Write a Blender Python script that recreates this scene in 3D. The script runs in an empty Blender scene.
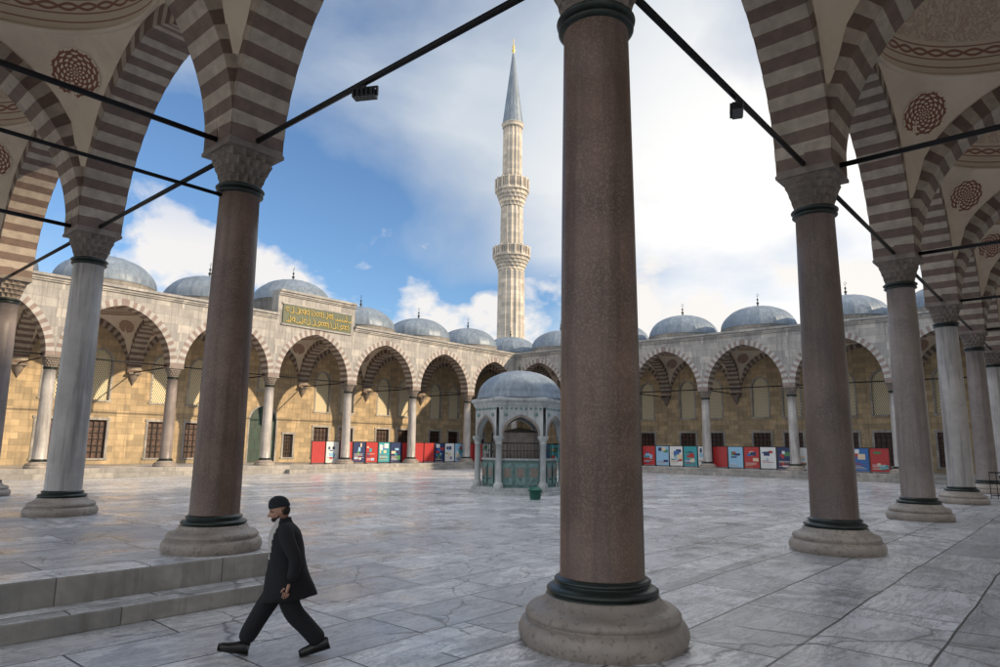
import bpy, math, random
from mathutils import Vector, Matrix
from math import sin, cos, pi, sqrt, acos, atan2, radians
random.seed(7)
H=1.8
S=4.322*H; A0=3.205*H; B0=2.055*H
NX,NY=7,6
ZN=3.478*H; ZS=ZN+0.9
T=1.0; DROP=0.62; TOP=5.15
scene=bpy.context.scene
scene.view_settings.view_transform='Standard'
try: scene.view_settings.look='None'
except Exception: pass

# ------------------------------------------------------------ materials
class NT:
    def __init__(s,name):
        s.m=bpy.data.materials.new(name); s.m.use_nodes=True
        s.t=s.m.node_tree; s.t.nodes.clear()
        s.out=s.n('ShaderNodeOutputMaterial'); s.b=s.n('ShaderNodeBsdfPrincipled')
        s.t.links.new(s.b.outputs[0],s.out.inputs[0])
    def n(s,typ,**k):
        nd=s.t.nodes.new(typ)
        for a,v in k.items(): setattr(nd,a,v)
        return nd
    def l(s,a,b): s.t.links.new(a,b)
    def math(s,op,a,b=None,c=None,clamp=False):
        nd=s.n('ShaderNodeMath',operation=op); nd.use_clamp=clamp
        for i,v in enumerate((a,b,c)):
            if v is None: continue
            if isinstance(v,(int,float)): nd.inputs[i].default_value=v
            else: s.l(v,nd.inputs[i])
        return nd.outputs[0]
    def mix(s,f,a,b,mode='MIX'):
        nd=s.n('ShaderNodeMixRGB',blend_type=mode)
        for i,v in enumerate((f,a,b)):
            if isinstance(v,(int,float)): nd.inputs[i].default_value=v
            elif isinstance(v,tuple): nd.inputs[i].default_value=(v+(1,))[:4]
            else: s.l(v,nd.inputs[i])
        return nd.outputs[0]
    def ramp(s,f,p0,p1):
        nd=s.n('ShaderNodeMapRange'); nd.inputs[1].default_value=p0; nd.inputs[2].default_value=p1
        nd.clamp=True; s.l(f,nd.inputs[0]); return nd.outputs[0]
    def coords(s,rand=True):
        tc=s.n('ShaderNodeTexCoord'); v=tc.outputs['Object']
        if rand:
            oi=s.n('ShaderNodeObjectInfo'); m=s.math('MULTIPLY',oi.outputs['Random'],77.0)
            va=s.n('ShaderNodeVectorMath',operation='ADD'); s.l(v,va.inputs[0]); s.l(m,va.inputs[1]); v2=va.outputs[0]
        else: v2=v
        return v,v2
    def noise(s,v,scale,detail=6,rough=.6,dist=0.):
        nd=s.n('ShaderNodeTexNoise'); nd.inputs['Scale'].default_value=scale; nd.inputs['Detail'].default_value=detail
        nd.inputs['Roughness'].default_value=rough; nd.inputs['Distortion'].default_value=dist
        s.l(v,nd.inputs['Vector']); return nd.outputs['Fac']
    def bump(s,h,st,d=.02):
        nd=s.n('ShaderNodeBump'); nd.inputs['Strength'].default_value=st; nd.inputs['Distance'].default_value=d
        s.l(h,nd.inputs['Height']); s.l(nd.outputs[0],s.b.inputs['Normal'])
    def col(s,c,rough=.7,metal=0):
        if isinstance(c,tuple): s.b.inputs['Base Color'].default_value=(c+(1,))[:4]
        else: s.l(c,s.b.inputs['Base Color'])
        if isinstance(rough,(int,float)): s.b.inputs['Roughness'].default_value=rough
        else: s.l(rough,s.b.inputs['Roughness'])
        s.b.inputs['Metallic'].default_value=metal

def stone(name,c1,c2,scale=1.2,rough=.75,bump=.25,brick=None,plane='XZ',speck=None,streak=None,grime=.35,metal=0):
    m=NT(name); o,r=m.coords()
    n=m.noise(r,scale,4,.65,.2)
    c=m.mix(m.ramp(n,.32,.68),c1,c2)
    hgt=m.noise(r,scale*14,2,.7)
    if brick:
        bw,bh,mort,mc=brick
        sp=m.n('ShaderNodeSeparateXYZ'); m.l(o,sp.inputs[0]); cb=m.n('ShaderNodeCombineXYZ')
        m.l(m.math('ADD',sp.outputs[0],sp.outputs[1]),cb.inputs[0]); m.l(sp.outputs[2],cb.inputs[1])
        bt=m.n('ShaderNodeTexBrick'); m.l(cb.outputs[0],bt.inputs['Vector'])
        bt.inputs['Scale'].default_value=1; bt.inputs['Mortar Size'].default_value=mort
        bt.inputs['Mortar Smooth'].default_value=.3; bt.inputs['Bias'].default_value=0
        bt.inputs['Brick Width'].default_value=bw; bt.inputs['Row Height'].default_value=bh
        bt.inputs['Color1'].default_value=(.68,.69,.70,1); bt.inputs['Color2'].default_value=(1.17,1.13,1.08,1); bt.inputs['Mortar'].default_value=(mc,mc,mc,1)
        c=m.mix(1.,c,bt.outputs['Color'],'MULTIPLY')
        hgt=m.math('SUBTRACT',m.math('MULTIPLY',hgt,.35),bt.outputs['Fac'])
    if speck:
        vs=m.noise(r,speck[0],1,.8); c=m.mix(m.math('MULTIPLY',m.ramp(vs,speck[2],speck[2]+.12),.6),c,speck[1])
    if streak:
        mp=m.n('ShaderNodeMapping'); mp.inputs['Scale'].default_value=(2.2,2.2,.16); m.l(r,mp.inputs[0])
        sn=m.noise(mp.outputs[0],2.,3,.7,.2); c=m.mix(m.math('MULTIPLY',m.ramp(sn,.48,.68),streak[1]),c,streak[0])
    if grime:
        g=m.noise(r,.6,4,.72,.4); c=m.mix(m.math('MULTIPLY',m.ramp(g,.44,.68),grime),c,tuple(x*.42 for x in c1))
    m.col(c,rough,metal); m.bump(hgt,bump); return m.m

def plain(name,c,rough=.6,metal=0,nz=.25,scale=12,bump=.12):
    m=NT(name); o,r=m.coords(); n=m.noise(r,scale,2)
    m.col(m.mix(n,tuple(x*(1-nz) for x in c),tuple(min(1,x*(1+nz)) for x in c)),rough,metal)
    if bump: m.bump(n,bump,.01)
    return m.m

def floor_mat(name,bw,bh,base,dark,rough0,seed,jointd=.18):
    m=NT(name); tc=m.n('ShaderNodeTexCoord'); o=tc.outputs['Object']
    wob=m.n('ShaderNodeTexNoise'); wob.inputs['Scale'].default_value=.35; wob.inputs['Detail'].default_value=2; m.l(o,wob.inputs['Vector'])
    va=m.n('ShaderNodeVectorMath',operation='MULTIPLY_ADD'); m.l(wob.outputs['Color'],va.inputs[0]); va.inputs[1].default_value=(.14,.14,0); m.l(o,va.inputs[2])
    mp=m.n('ShaderNodeMapping'); mp.inputs['Location'].default_value=(seed,seed*.7,0); m.l(va.outputs[0],mp.inputs[0])
    b=m.n('ShaderNodeTexBrick'); m.l(mp.outputs[0],b.inputs['Vector']); b.offset=.37; b.offset_frequency=2; b.squash=1.5; b.squash_frequency=3
    b.inputs['Scale'].default_value=1; b.inputs['Mortar Size'].default_value=.015; b.inputs['Mortar Smooth'].default_value=.35
    b.inputs['Brick Width'].default_value=bw; b.inputs['Row Height'].default_value=bh; b.inputs['Bias'].default_value=0
    b.inputs['Color1'].default_value=(0,0,0,1); b.inputs['Color2'].default_value=(1,1,1,1); b.inputs['Mortar'].default_value=(.5,.5,.5,1)
    sc=m.n('ShaderNodeVectorMath',operation='MULTIPLY_ADD'); m.l(b.outputs['Color'],sc.inputs[0]); sc.inputs[1].default_value=(9,5,7); m.l(o,sc.inputs[2])
    tone=m.n('ShaderNodeSeparateXYZ'); m.l(b.outputs['Color'],tone.inputs[0])
    c=m.mix(tone.outputs[0],tuple(x*.60 for x in base),tuple(min(.82,x*1.14) for x in base))
    n1=m.noise(sc.outputs[0],.9,6,.72,1.3)
    c=m.mix(m.math('MULTIPLY',m.ramp(n1,.47,.62),.8),c,dark)
    mp=m.n('ShaderNodeMapping'); mp.inputs['Scale'].default_value=(.5,2.4,1); mp.inputs['Rotation'].default_value=(0,0,.5); m.l(sc.outputs[0],mp.inputs[0])
    vn=m.noise(mp.outputs[0],1.1,6,.75,2.)
    vein=m.math('ABSOLUTE',m.math('SUBTRACT',vn,.5)); c=m.mix(m.math('MULTIPLY',m.ramp(vein,.04,.0),.7),c,tuple(x*.5 for x in dark))
    vo=m.n('ShaderNodeTexVoronoi',feature='DISTANCE_TO_EDGE'); vo.inputs['Scale'].default_value=.55
    wv=m.n('ShaderNodeTexNoise'); wv.inputs['Scale'].default_value=2.; wv.inputs['Detail'].default_value=4; m.l(o,wv.inputs['Vector'])
    v2=m.n('ShaderNodeVectorMath',operation='MULTIPLY_ADD'); m.l(wv.outputs['Color'],v2.inputs[0]); v2.inputs[1].default_value=(.5,.5,0); m.l(o,v2.inputs[2]); m.l(v2.outputs[0],vo.inputs['Vector'])
    st=m.noise(o,.22,5,.7,.7)
    gate=m.ramp(st,.46,.52); crack=m.math('MULTIPLY',m.ramp(vo.outputs['Distance'],.014,.002),gate)
    c=m.mix(m.math('MULTIPLY',crack,.8),c,(.05,.05,.05))
    c=m.mix(m.math('MULTIPLY',m.ramp(st,.47,.62),.45),c,tuple(x*.5 for x in base))
    wm=m.noise(o,.7,5,.65,.4); c=m.mix(m.math('MULTIPLY',m.ramp(wm,.54,.70),.3),c,(.36,.33,.30))
    sp=m.noise(o,9,3,.8); c=m.mix(m.math('MULTIPLY',m.ramp(sp,.57,.64),.5),c,tuple(x*.65 for x in dark))
    c=m.mix(b.outputs['Fac'],c,(jointd*.28,jointd*.27,jointd*.26))
    rgh=m.math('ADD',m.math('MULTIPLY',m.ramp(wm,.3,.7),.35),rough0)
    m.col(c,rgh); m.b.inputs['IOR'].default_value=1.5
    hh=m.math('SUBTRACT',m.math('MULTIPLY',sp,.4),m.math('MULTIPLY',b.outputs['Fac'],1.))
    hh=m.math('ADD',hh,m.math('MULTIPLY',tone.outputs[0],.5))
    hh=m.math('SUBTRACT',hh,crack)
    m.bump(hh,.35,.012)
    return m.m

M={}
M['court']=floor_mat('court_marble',2.1,1.15,(.76,.77,.80),(.36,.37,.40),.13,3.3)
M['gfloor']=floor_mat('gallery_marble',1.9,1.0,(.70,.70,.715),(.31,.315,.33),.16,8.1)
M['ground']=stone('pale_ground',(.5,.48,.44),(.42,.40,.37),.3,.8,.2,grime=.2)
M['step']=stone('step_marble',(.42,.405,.38),(.25,.245,.235),1.5,.5,.35,grime=.6,brick=(2.3,3.,.01,.35),streak=((.13,.12,.11),.5))
M['ashlar']=stone('ashlar_limestone',(.55,.43,.27),(.43,.335,.21),.9,.8,.45,brick=(1.05,.46,.012,.55),grime=.4,streak=((.16,.125,.09),.5))
M['facade']=stone('facade_marble',(.45,.435,.41),(.34,.33,.315),.8,.7,.35,brick=(1.35,.62,.012,.6),grime=.45,streak=((.14,.13,.12),.6))
M['ablaq_d']=stone('voussoir_red_stone',(.19,.13,.105),(.12,.088,.073),3.5,.7,.35,grime=.5)
M['ablaq_l']=stone('voussoir_pale_stone',(.46,.395,.325),(.31,.265,.22),3.5,.7,.35,grime=.55)
M['vf_a']=stone('face_voussoir_pale',(.45,.435,.41),(.36,.345,.325),2,.7,.3,grime=.4)
M['vf_b']=stone('face_voussoir_pink',(.28,.215,.19),(.215,.17,.155),2,.7,.3,grime=.4)
M['plaster']=stone('cream_plaster',(.71,.61,.49),(.62,.52,.41),.7,.85,.15,grime=.28)
M['lead']=stone('lead_sheet',(.20,.245,.295),(.125,.16,.20),1.1,.5,.25,grime=.35,streak=((.32,.37,.42),.5),metal=.15)
M['sh_brown']=stone('brown_granite',(.195,.122,.092),(.11,.069,.054),1.6,.45,.08,speck=(45,(.28,.195,.15),.50),grime=.55,streak=((.05,.036,.03),.6))
M['sh_dark']=stone('dark_granite',(.175,.125,.105),(.105,.079,.069),1.6,.44,.08,speck=(45,(.25,.20,.17),.52),grime=.5,streak=((.06,.048,.042),.5))
M['sh_grey']=stone('grey_granite',(.28,.235,.215),(.19,.16,.148),1.4,.42,.08,speck=(45,(.37,.32,.29),.53),grime=.45,streak=((.10,.08,.075),.5))
M['sh_white']=stone('veined_white_marble',(.50,.475,.45),(.37,.35,.335),1.,.38,.08,grime=.4,streak=((.16,.15,.15),.8))
M['base']=stone('base_marble',(.40,.345,.295),(.26,.225,.195),2.2,.48,.3,speck=(18,(.13,.11,.09),.56),grime=.6)
M['bronze']=stone('bronze_collar',(.035,.048,.043),(.018,.025,.022),4,.33,.2,grime=.2,metal=.3)
M['capital']=stone('capital_marble',(.26,.22,.19),(.17,.145,.125),3,.65,.3,grime=.6)
M['iron']=plain('wrought_iron',(.016,.016,.018),.5,.6,bump=0)
M['wood']=stone('brown_shutter_wood',(.11,.05,.03),(.06,.028,.018),3,.5,.3,brick=(.42,.42,.04,.35),grime=.2)
M['gdoor']=stone('green_door_paint',(.02,.07,.055),(.012,.045,.035),2,.45,.3,brick=(.7,1.,.03,.4),grime=.2)
M['gold']=plain('gilding',(.70,.50,.14),.4,.4,.15)
M['greenpanel']=plain('dark_green_panel',(.055,.075,.035),.5,0,.3,3)
M['minstone']=stone('minaret_limestone',(.62,.575,.50),(.50,.46,.40),.5,.75,.3,brick=(1.2,.55,.012,.6),grime=.3,streak=((.24,.21,.17),.5))
M['font']=stone('fountain_marble',(.46,.49,.495),(.33,.36,.37),1.6,.5,.25,grime=.5,streak=((.17,.18,.19),.6))
M['fontp']=stone('fountain_carved_panel',(.19,.31,.30),(.10,.18,.18),6,.4,.7,grime=.4)
M['coat']=plain('black_wool',(.006,.006,.008),.85,0,.4,30)
M['trouser']=plain('black_cloth',(.007,.007,.009),.85,0,.4,30)
M['shirt']=plain('grey_knit',(.46,.44,.41),.9,0,.2,60)
M['skin']=plain('skin',(.40,.22,.15),.5,0,.1,20)
M['hair']=plain('dark_hair',(.022,.016,.013),.8,0,.4,60)
M['cap']=plain('knit_cap',(.012,.018,.021),.95,0,.5,80)
M['shoe']=plain('black_leather',(.012,.011,.01),.3)
M['eye']=plain('eye',(.05,.03,.02),.2)
M['bin']=plain('green_plastic',(.01,.10,.07),.4)
M['lamp']=plain('lamp_housing',(.02,.02,.022),.4,.3)
M['glass']=plain('lamp_glass',(.25,.26,.28),.1)
def lattice():
    m=NT('pierced_stone_lattice'); tc=m.n('ShaderNodeTexCoord'); sp=m.n('ShaderNodeSeparateXYZ'); m.l(tc.outputs['Object'],sp.inputs[0])
    k=2*pi/.34
    x=m.math('ADD',sp.outputs[0],sp.outputs[1]); 
    a=m.math('SINE',m.math('MULTIPLY',m.math('ADD',x,m.math('MULTIPLY',sp.outputs[2],.58)),k))
    b=m.math('SINE',m.math('MULTIPLY',m.math('SUBTRACT',x,m.math('MULTIPLY',sp.outputs[2],.58)),k))
    f=m.math('MULTIPLY',a,b); msk=m.ramp(m.math('ABSOLUTE',f),.36,.48)
    c=m.mix(msk,(.80,.73,.52),(.26,.20,.11)); m.col(c,.7); m.bump(msk,-.6,.03); return m.m
M['lattice']=lattice()
def medallion():
    m=NT('painted_medallion'); tc=m.n('ShaderNodeTexCoord'); sp=m.n('ShaderNodeSeparateXYZ'); m.l(tc.outputs['UV'],sp.inputs[0])
    u=m.math('SUBTRACT',sp.outputs[0],.5); v=m.math('SUBTRACT',sp.outputs[1],.5)
    r=m.math('SQRT',m.math('ADD',m.math('MULTIPLY',u,u),m.math('MULTIPLY',v,v))); r=m.math('MULTIPLY',r,2)
    th=m.math('ARCTAN2',v,u)
    p=m.math('MULTIPLY',m.math('SINE',m.math('MULTIPLY',th,10.)),m.math('SINE',m.math('MULTIPLY',r,26.)))
    q=m.math('SINE',m.math('MULTIPLY',r,52.))
    f=m.math('ADD',m.math('MULTIPLY',p,.9),m.math('MULTIPLY',q,.25))
    msk=m.ramp(f,-.28,-.12)
    ring=m.math('MULTIPLY',m.ramp(r,.82,.84),m.ramp(r,.90,.88)); msk=m.math('MAXIMUM',msk,ring)
    edge=m.ramp(m.math('ADD',r,m.math('MULTIPLY',m.math('COSINE',m.math('MULTIPLY',th,32.)),.025)),.96,.94)
    msk=m.math('MULTIPLY',msk,edge)
    c=m.mix(msk,(.65,.555,.44),(.21,.085,.06)); m.col(c,.8); return m.m
M['medal']=medallion()
def domeorn():
    m=NT('painted_dome_plaster'); tc=m.n('ShaderNodeTexCoord'); sp=m.n('ShaderNodeSeparateXYZ'); m.l(tc.outputs['UV'],sp.inputs[0])
    u,v=sp.outputs[0],sp.outputs[1]; tu=m.math('MULTIPLY',u,2*pi)
    def band(lo,hi): return m.math('MULTIPLY',m.ramp(v,lo,lo+.004),m.ramp(v,hi,hi-.004))
    w1=m.math('ADD',.12,m.math('MULTIPLY',m.math('SINE',m.math('MULTIPLY',tu,22.)),.016))
    w2=m.math('SUBTRACT',.12,m.math('MULTIPLY',m.math('SINE',m.math('MULTIPLY',tu,22.)),.016))
    l1=m.ramp(m.math('ABSOLUTE',m.math('SUBTRACT',v,w1)),.009,.006); l2=m.ramp(m.math('ABSOLUTE',m.math('SUBTRACT',v,w2)),.009,.006)
    m1=m.math('MAXIMUM',l1,l2)
    m2=m.math('MAXIMUM',band(.078,.09),band(.15,.162)); m2=m.math('MAXIMUM',m2,band(.03,.042))
    n=m.noise(tc.outputs['Object'],2.4,4,.75,2.); nn=m.ramp(m.math('ABSOLUTE',m.math('SUBTRACT',n,.5)),.05,.03)
    m3=m.math('MULTIPLY',nn,m.math('MULTIPLY',band(.18,.40),.45))
    lp=m.math('MULTIPLY',band(.62,.98),m.ramp(m.math('SINE',m.math('ADD',m.math('MULTIPLY',tu,12.),m.math('MULTIPLY',v,30.))),-.1,.1))
    k=m.math('MAXIMUM',m.math('MAXIMUM',m1,m2),m.math('MAXIMUM',m3,lp))
    base=m.mix(n,(.71,.61,.49),(.59,.50,.395)); m.col(m.mix(m.math('MULTIPLY',k,.9),base,(.25,.10,.075)),.85); return m.m
M['dome_in']=domeorn()

# ------------------------------------------------------------ mesh builder
class MB:
    def __init__(s): s.v=[];s.f=[];s.m=[];s.uv={};s.sm=[]
    def vert(s,*p): s.v.append(tuple(p)); return len(s.v)-1
    def face(s,idx,mi=0,sm=False,uv=None):
        if uv: s.uv[len(s.f)]=uv
        s.f.append(tuple(idx)); s.m.append(mi); s.sm.append(sm)
    def quad(s,a,b,c,d,mi=0,sm=False,uv=None):
        i=len(s.v); s.v+= [tuple(a),tuple(b),tuple(c),tuple(d)]; s.face((i,i+1,i+2,i+3),mi,sm,uv)
    def box(s,x0,x1,y0,y1,z0,z1,mi=0,ms=None):
        i=len(s.v); s.v+=[(x0,y0,z0),(x1,y0,z0),(x1,y1,z0),(x0,y1,z0),(x0,y0,z1),(x1,y0,z1),(x1,y1,z1),(x0,y1,z1)]
        for n_,q in enumerate(((3,2,1,0),(4,5,6,7),(0,1,5,4),(1,2,6,5),(2,3,7,6),(3,0,4,7))): s.face([i+k for k in q],mi if (n_<2 or ms is None) else ms)
    def rev(s,prof,n=48,mi=0,rf=None,sm=True,cx=0,cy=0,ph=0,cap=False):
        rows=[]
        for k,p in enumerate(prof):
            r,z=p[0],p[1]; row=[]
            for j in range(n):
                th=2*pi*j/n+ph; rr=rf(r,z,th,k) if rf else r
                row.append(s.vert(cx+rr*cos(th),cy+rr*sin(th),z))
            rows.append(row)
        for k in range(len(rows)-1):
            mm=prof[k][2] if len(prof[k])>2 else mi
            for j in range(n): s.face((rows[k][j],rows[k][(j+1)%n],rows[k+1][(j+1)%n],rows[k+1][j]),mm,sm)
        if cap: s.face(rows[-1],prof[-1][2] if len(prof[-1])>2 else mi,False)
    def tube(s,p,q,r,mi=0,n=10):
        p=Vector(p);q=Vector(q);d=(q-p).normalized(); a=d.orthogonal().normalized(); b=d.cross(a)
        i=len(s.v)
        for c in (p,q):
            for j in range(n):
                t=2*pi*j/n; w=c+a*cos(t)*r+b*sin(t)*r; s.v.append(tuple(w))
        for j in range(n): s.face((i+j,i+(j+1)%n,i+n+(j+1)%n,i+n+j),mi,True)
        s.face([i+j for j in range(n)][::-1],mi); s.face([i+n+j for j in range(n)],mi)
    def ell(s,c,r,mi=0,n=16,m=10,f=None):
        rows=[]
        for k in range(m+1):
            ph=-pi/2+pi*k/m; row=[]
            for j in range(n):
                t=2*pi*j/n; x,y,z=cos(ph)*cos(t),cos(ph)*sin(t),sin(ph)
                x,y,z=x*r[0],y*r[1],z*r[2]
                if f: x,y,z=f(x,y,z)
                row.append(s.vert(c[0]+x,c[1]+y,c[2]+z))
            rows.append(row)
        for k in range(m):
            for j in range(n): s.face((rows[k][j],rows[k][(j+1)%n],rows[k+1][(j+1)%n],rows[k+1][j]),mi,True)
    def mesh(s,name,mats):
        me=bpy.data.meshes.new(name); me.from_pydata(s.v,[],s.f)
        for m in mats: me.materials.append(M[m])
        me.polygons.foreach_set('material_index',s.m); me.polygons.foreach_set('use_smooth',s.sm)
        if s.uv:
            ul=me.uv_layers.new(name='UVMap')
            for fi,uvs in s.uv.items():
                p=me.polygons[fi]
                for k,li in enumerate(p.loop_indices): ul.data[li].uv=uvs[k]
        me.update(); return me
def obj(name,me,loc=(0,0,0),rot=0,parent=None,scale=None):
    o=bpy.data.objects.new(name,me); scene.collection.objects.link(o); o.location=loc; o.rotation_euler=(0,0,rot)
    if scale: o.scale=scale
    if parent: o.parent=parent
    return o
def empty(name,loc=(0,0,0),rot=0):
    o=bpy.data.objects.new(name,None); scene.collection.objects.link(o); o.location=loc; o.rotation_euler=(0,0,rot); o.empty_display_size=.3; return o
def bevel(o,w=.02,seg=2):
    b=o.modifiers.new('bevel','BEVEL'); b.width=w; b.segments=seg; b.limit_method='ANGLE'; return o

# ------------------------------------------------------------ columns
def column_mesh(name,shaft):
    b=MB()
    def arc(r0,z0,r1,z1,bul,n=5,m=0):
        out=[]
        for k in range(n+1):
            t=k/n; out.append((r0+(r1-r0)*t+bul*sin(pi*t),z0+(z1-z0)*t,m))
        return out
    p=[(.775,0,0)]+arc(.78,.01,.765,.19,.03)+[(.73,.20,0)]+arc(.71,.205,.69,.31,.035)+[(.63,.32,0),(.605,.335,0),(.565,.365,0),(.545,.40,0),(.535,.42,1)]
    p+=arc(.49,.422,.49,.50,.045,5,1)+[(.45,.505,1),(.445,.52,1)]+arc(.435,.525,.43,.575,.03,4,1)+[(.412,.585,2)]
    for k in range(9):
        t=k/8; p.append((.405-.055*t+.008*sin(pi*t),.60+(ZN-.60)*t,2))
    p[-1]=(p[-1][0],p[-1][1],1)
    p+=arc(.37,ZN+.0,.375,ZN+.07,.04,5,1)+[(.36,ZN+.075,1)]+arc(.37,ZN+.08,.39,ZN+.17,.05,5,1)+[(.36,ZN+.18,3)]
    b.rev(p,56)
    rk=[.36,.40,.44,.485,.525]; zk=[ZN+.18,ZN+.33,ZN+.47,ZN+.62,ZN+.76]; bl=[.0,.15,.4,.7,.9]
    prof=[];info=[]
    for k in range(4):
        for f in (0,.25,.5,.75,.97,1.0):
            prof.append((0,zk[k]+(zk[k+1]-zk[k])*f,3)); info.append((k,f))
    def rf(r,z,th,idx):
        k,f=info[idx]; R=rk[k]+(rk[k+1]-rk[k])*f**1.5; B=bl[k]+(bl[k+1]-bl[k])*f
        sq=min(1/max(abs(cos(th)),abs(sin(th))),1.22); R*=(1-B)+B*sq*.95
        d=.075*abs(cos(8*th+(k%2)*pi/2))**.7*sin(min(f,.97)*pi*.93)**.8 if f<1 else 0
        return R-d
    b.rev(prof,128,rf=rf,sm=False,ph=0)
    b.box(-.535,.535,-.535,.535,ZN+.762,ZN+.83,3); b.box(-.515,.515,-.515,.515,ZN+.831,ZS+.01,3)
    return b.mesh(name,['base','bronze',shaft,'capital'])
CM={k:column_mesh('column_'+k,k) for k in ('sh_brown','sh_dark','sh_grey','sh_white')}
def colpos(i,j): return (A0+i*S,B0+j*S)
per=[]
for i in range(NX+1): per.append((i,0))
for j in range(1,NY+1): per.append((0,j))
for i in range(1,NX+1): per.append((i,NY))
for j in range(1,NY): per.append((NX,j))
for i in range(-1,NX+1): per.append((i,-1))
for j in range(0,NY+1): per.append((-1,j))  # unseen outer south and west columns, added instead of walls to let skylight in
special={(0,0):'sh_brown',(1,0):'sh_dark',(2,0):'sh_grey',(3,0):'sh_white',(4,0):'sh_grey',(5,0):'sh_white',(0,1):'sh_brown',(0,2):'sh_white',(0,3):'sh_grey'}
for (i,j) in per:
    x,y=colpos(i,j); k=special.get((i,j)) or random.choice(['sh_white','sh_grey','sh_white'])
    obj('stone_column',CM[k],(x,y,0),random.choice([0,pi/2,pi]))

# ------------------------------------------------------------ arches
HS=S/2-.5; RISE=3.9; mm_=(RISE**2-HS**2)/(2*HS); RHO=HS+mm_; RW=.48; RO=RHO+RW
def arch_mesh(name,court=True,top=TOP,rod=True,cornice=True,gate=False):
    b=MB(); N=23; thi=acos(mm_/RHO); tho=acos(mm_/RO); y=T/2+.02; c0=S/2
    for side in (1,-1):
        for k in range(N):
            P=[]
            for t in (k/N,(k+1)/N):
                P.append((c0+side*(RHO*cos(t*thi)-mm_),RHO*sin(t*thi),c0+side*(RO*cos(t*tho)-mm_),RO*sin(t*tho)))
            dk=k%2; mi=dk; mf=(2 if k%2 else 3)
            (xa,za,Xa,Za),(xb,zb,Xb,Zb)=P
            yy=y+(.006 if dk else 0)
            pts=[(xa,za),(xb,zb),(Xb,Zb),(Xa,Za)]
            f1=[(p[0],yy,p[1]) for p in pts]; f2=[(p[0],-yy,p[1]) for p in pts]
            if side==1: f1r,f2r=f1[::-1],f2
            else: f1r,f2r=f1,f2[::-1]
            b.quad(*f1r,mi=(mf if court else mi)); b.quad(*f2r,mi=mi)
            b.quad((xa,-y,za),(xa,y,za),(xb,y,zb),(xb,-y,zb),mi=mi)
            b.quad((Xa,-yy,Za),(Xb,-yy,Zb),(Xb,yy,Zb),(Xa,yy,Za),mi=mi)
        pr=[(c0+side*(RO*cos(t/16*tho)-mm_),RO*sin(t/16*tho)) for t in range(17)]
        pr=[(c0+side*S/2,0)]+pr
        for a,bb in zip(pr,pr[1:]):
            for yv,mt in ((T/2,4 if court else 5),(-T/2,5)):
                b.quad((a[0],yv,a[1]),(bb[0],yv,bb[1]),(bb[0],yv,top),(a[0],yv,top),mi=mt)
    b.quad((0,-T/2,top),(S,-T/2,top),(S,T/2,top),(0,T/2,top),mi=4)
    b.quad((0,-T/2,0),(.5,-T/2,0),(.5,T/2,0),(0,T/2,0),mi=1); b.quad((S-.5,-T/2,0),(S,-T/2,0),(S,T/2,0),(S-.5,T/2,0),mi=1)
    if cornice:
        b.box(0,S,T/2,T/2+.10,top-.42,top-.30,4); b.box(0,S,T/2,T/2+.18,top-.298,top-.12,4); b.box(0,S,-T/2+.01,T/2+.30,top-.118,top+.06,4)
    if gate:
        for xx_ in (0,S-.06): b.box(xx_,xx_+.06,-T/2+.01,T/2+.02,TOP-.1,top-.12,4)
    if rod:
        b.tube((.3,0,.06),(S-.3,0,.06),.05,6,10)
    return b.mesh(name,['ablaq_d','ablaq_l','vf_a','vf_b','facade','plaster','iron'])
AR=arch_mesh('court_arch'); AT=arch_mesh('transverse_arch',False,4.6,True,False); AG=arch_mesh('gate_arch',True,7.2,True,True,True)
AW=arch_mesh('wall_arch',False,4.6,False,False)
arc={k:empty(n) for k,n in dict(s='prayer_hall_portico',w='west_arcade',n='gate_arcade',e='east_arcade').items()}
for i in range(NX):
    x,y=colpos(i,0)
    obj('arch',AR,(x,y,ZS),0,arc['s'])
    x2,y2=colpos(i+1,NY); g=(i==3)
    obj('gate_arch' if g else 'arch',AG if g else AR,(x2,y2,ZS),pi,arc['n'])
for j in range(NY):
    x,y=colpos(0,j+1); obj('arch',AR,(x,y,ZS+.004),-pi/2,arc['w'])
    x,y=colpos(NX,j); obj('arch',AR,(x,y,ZS+.004),pi/2,arc['e'])
for i in range(NX+1):
    x,y=colpos(i,0); obj('transverse_arch',AT,(x,y,ZS-.003),-pi/2,arc['s'])
    x,y=colpos(i,NY); obj('transverse_arch',AT,(x,y,ZS-.003),pi/2,arc['n'])
for j in range(NY+1):
    x,y=colpos(0,j); obj('transverse_arch',AT,(x,y,ZS-.006),pi,arc['w'])
    x,y=colpos(NX,j); obj('transverse_arch',AT,(x,y,ZS-.006),0,arc['e'])
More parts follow.
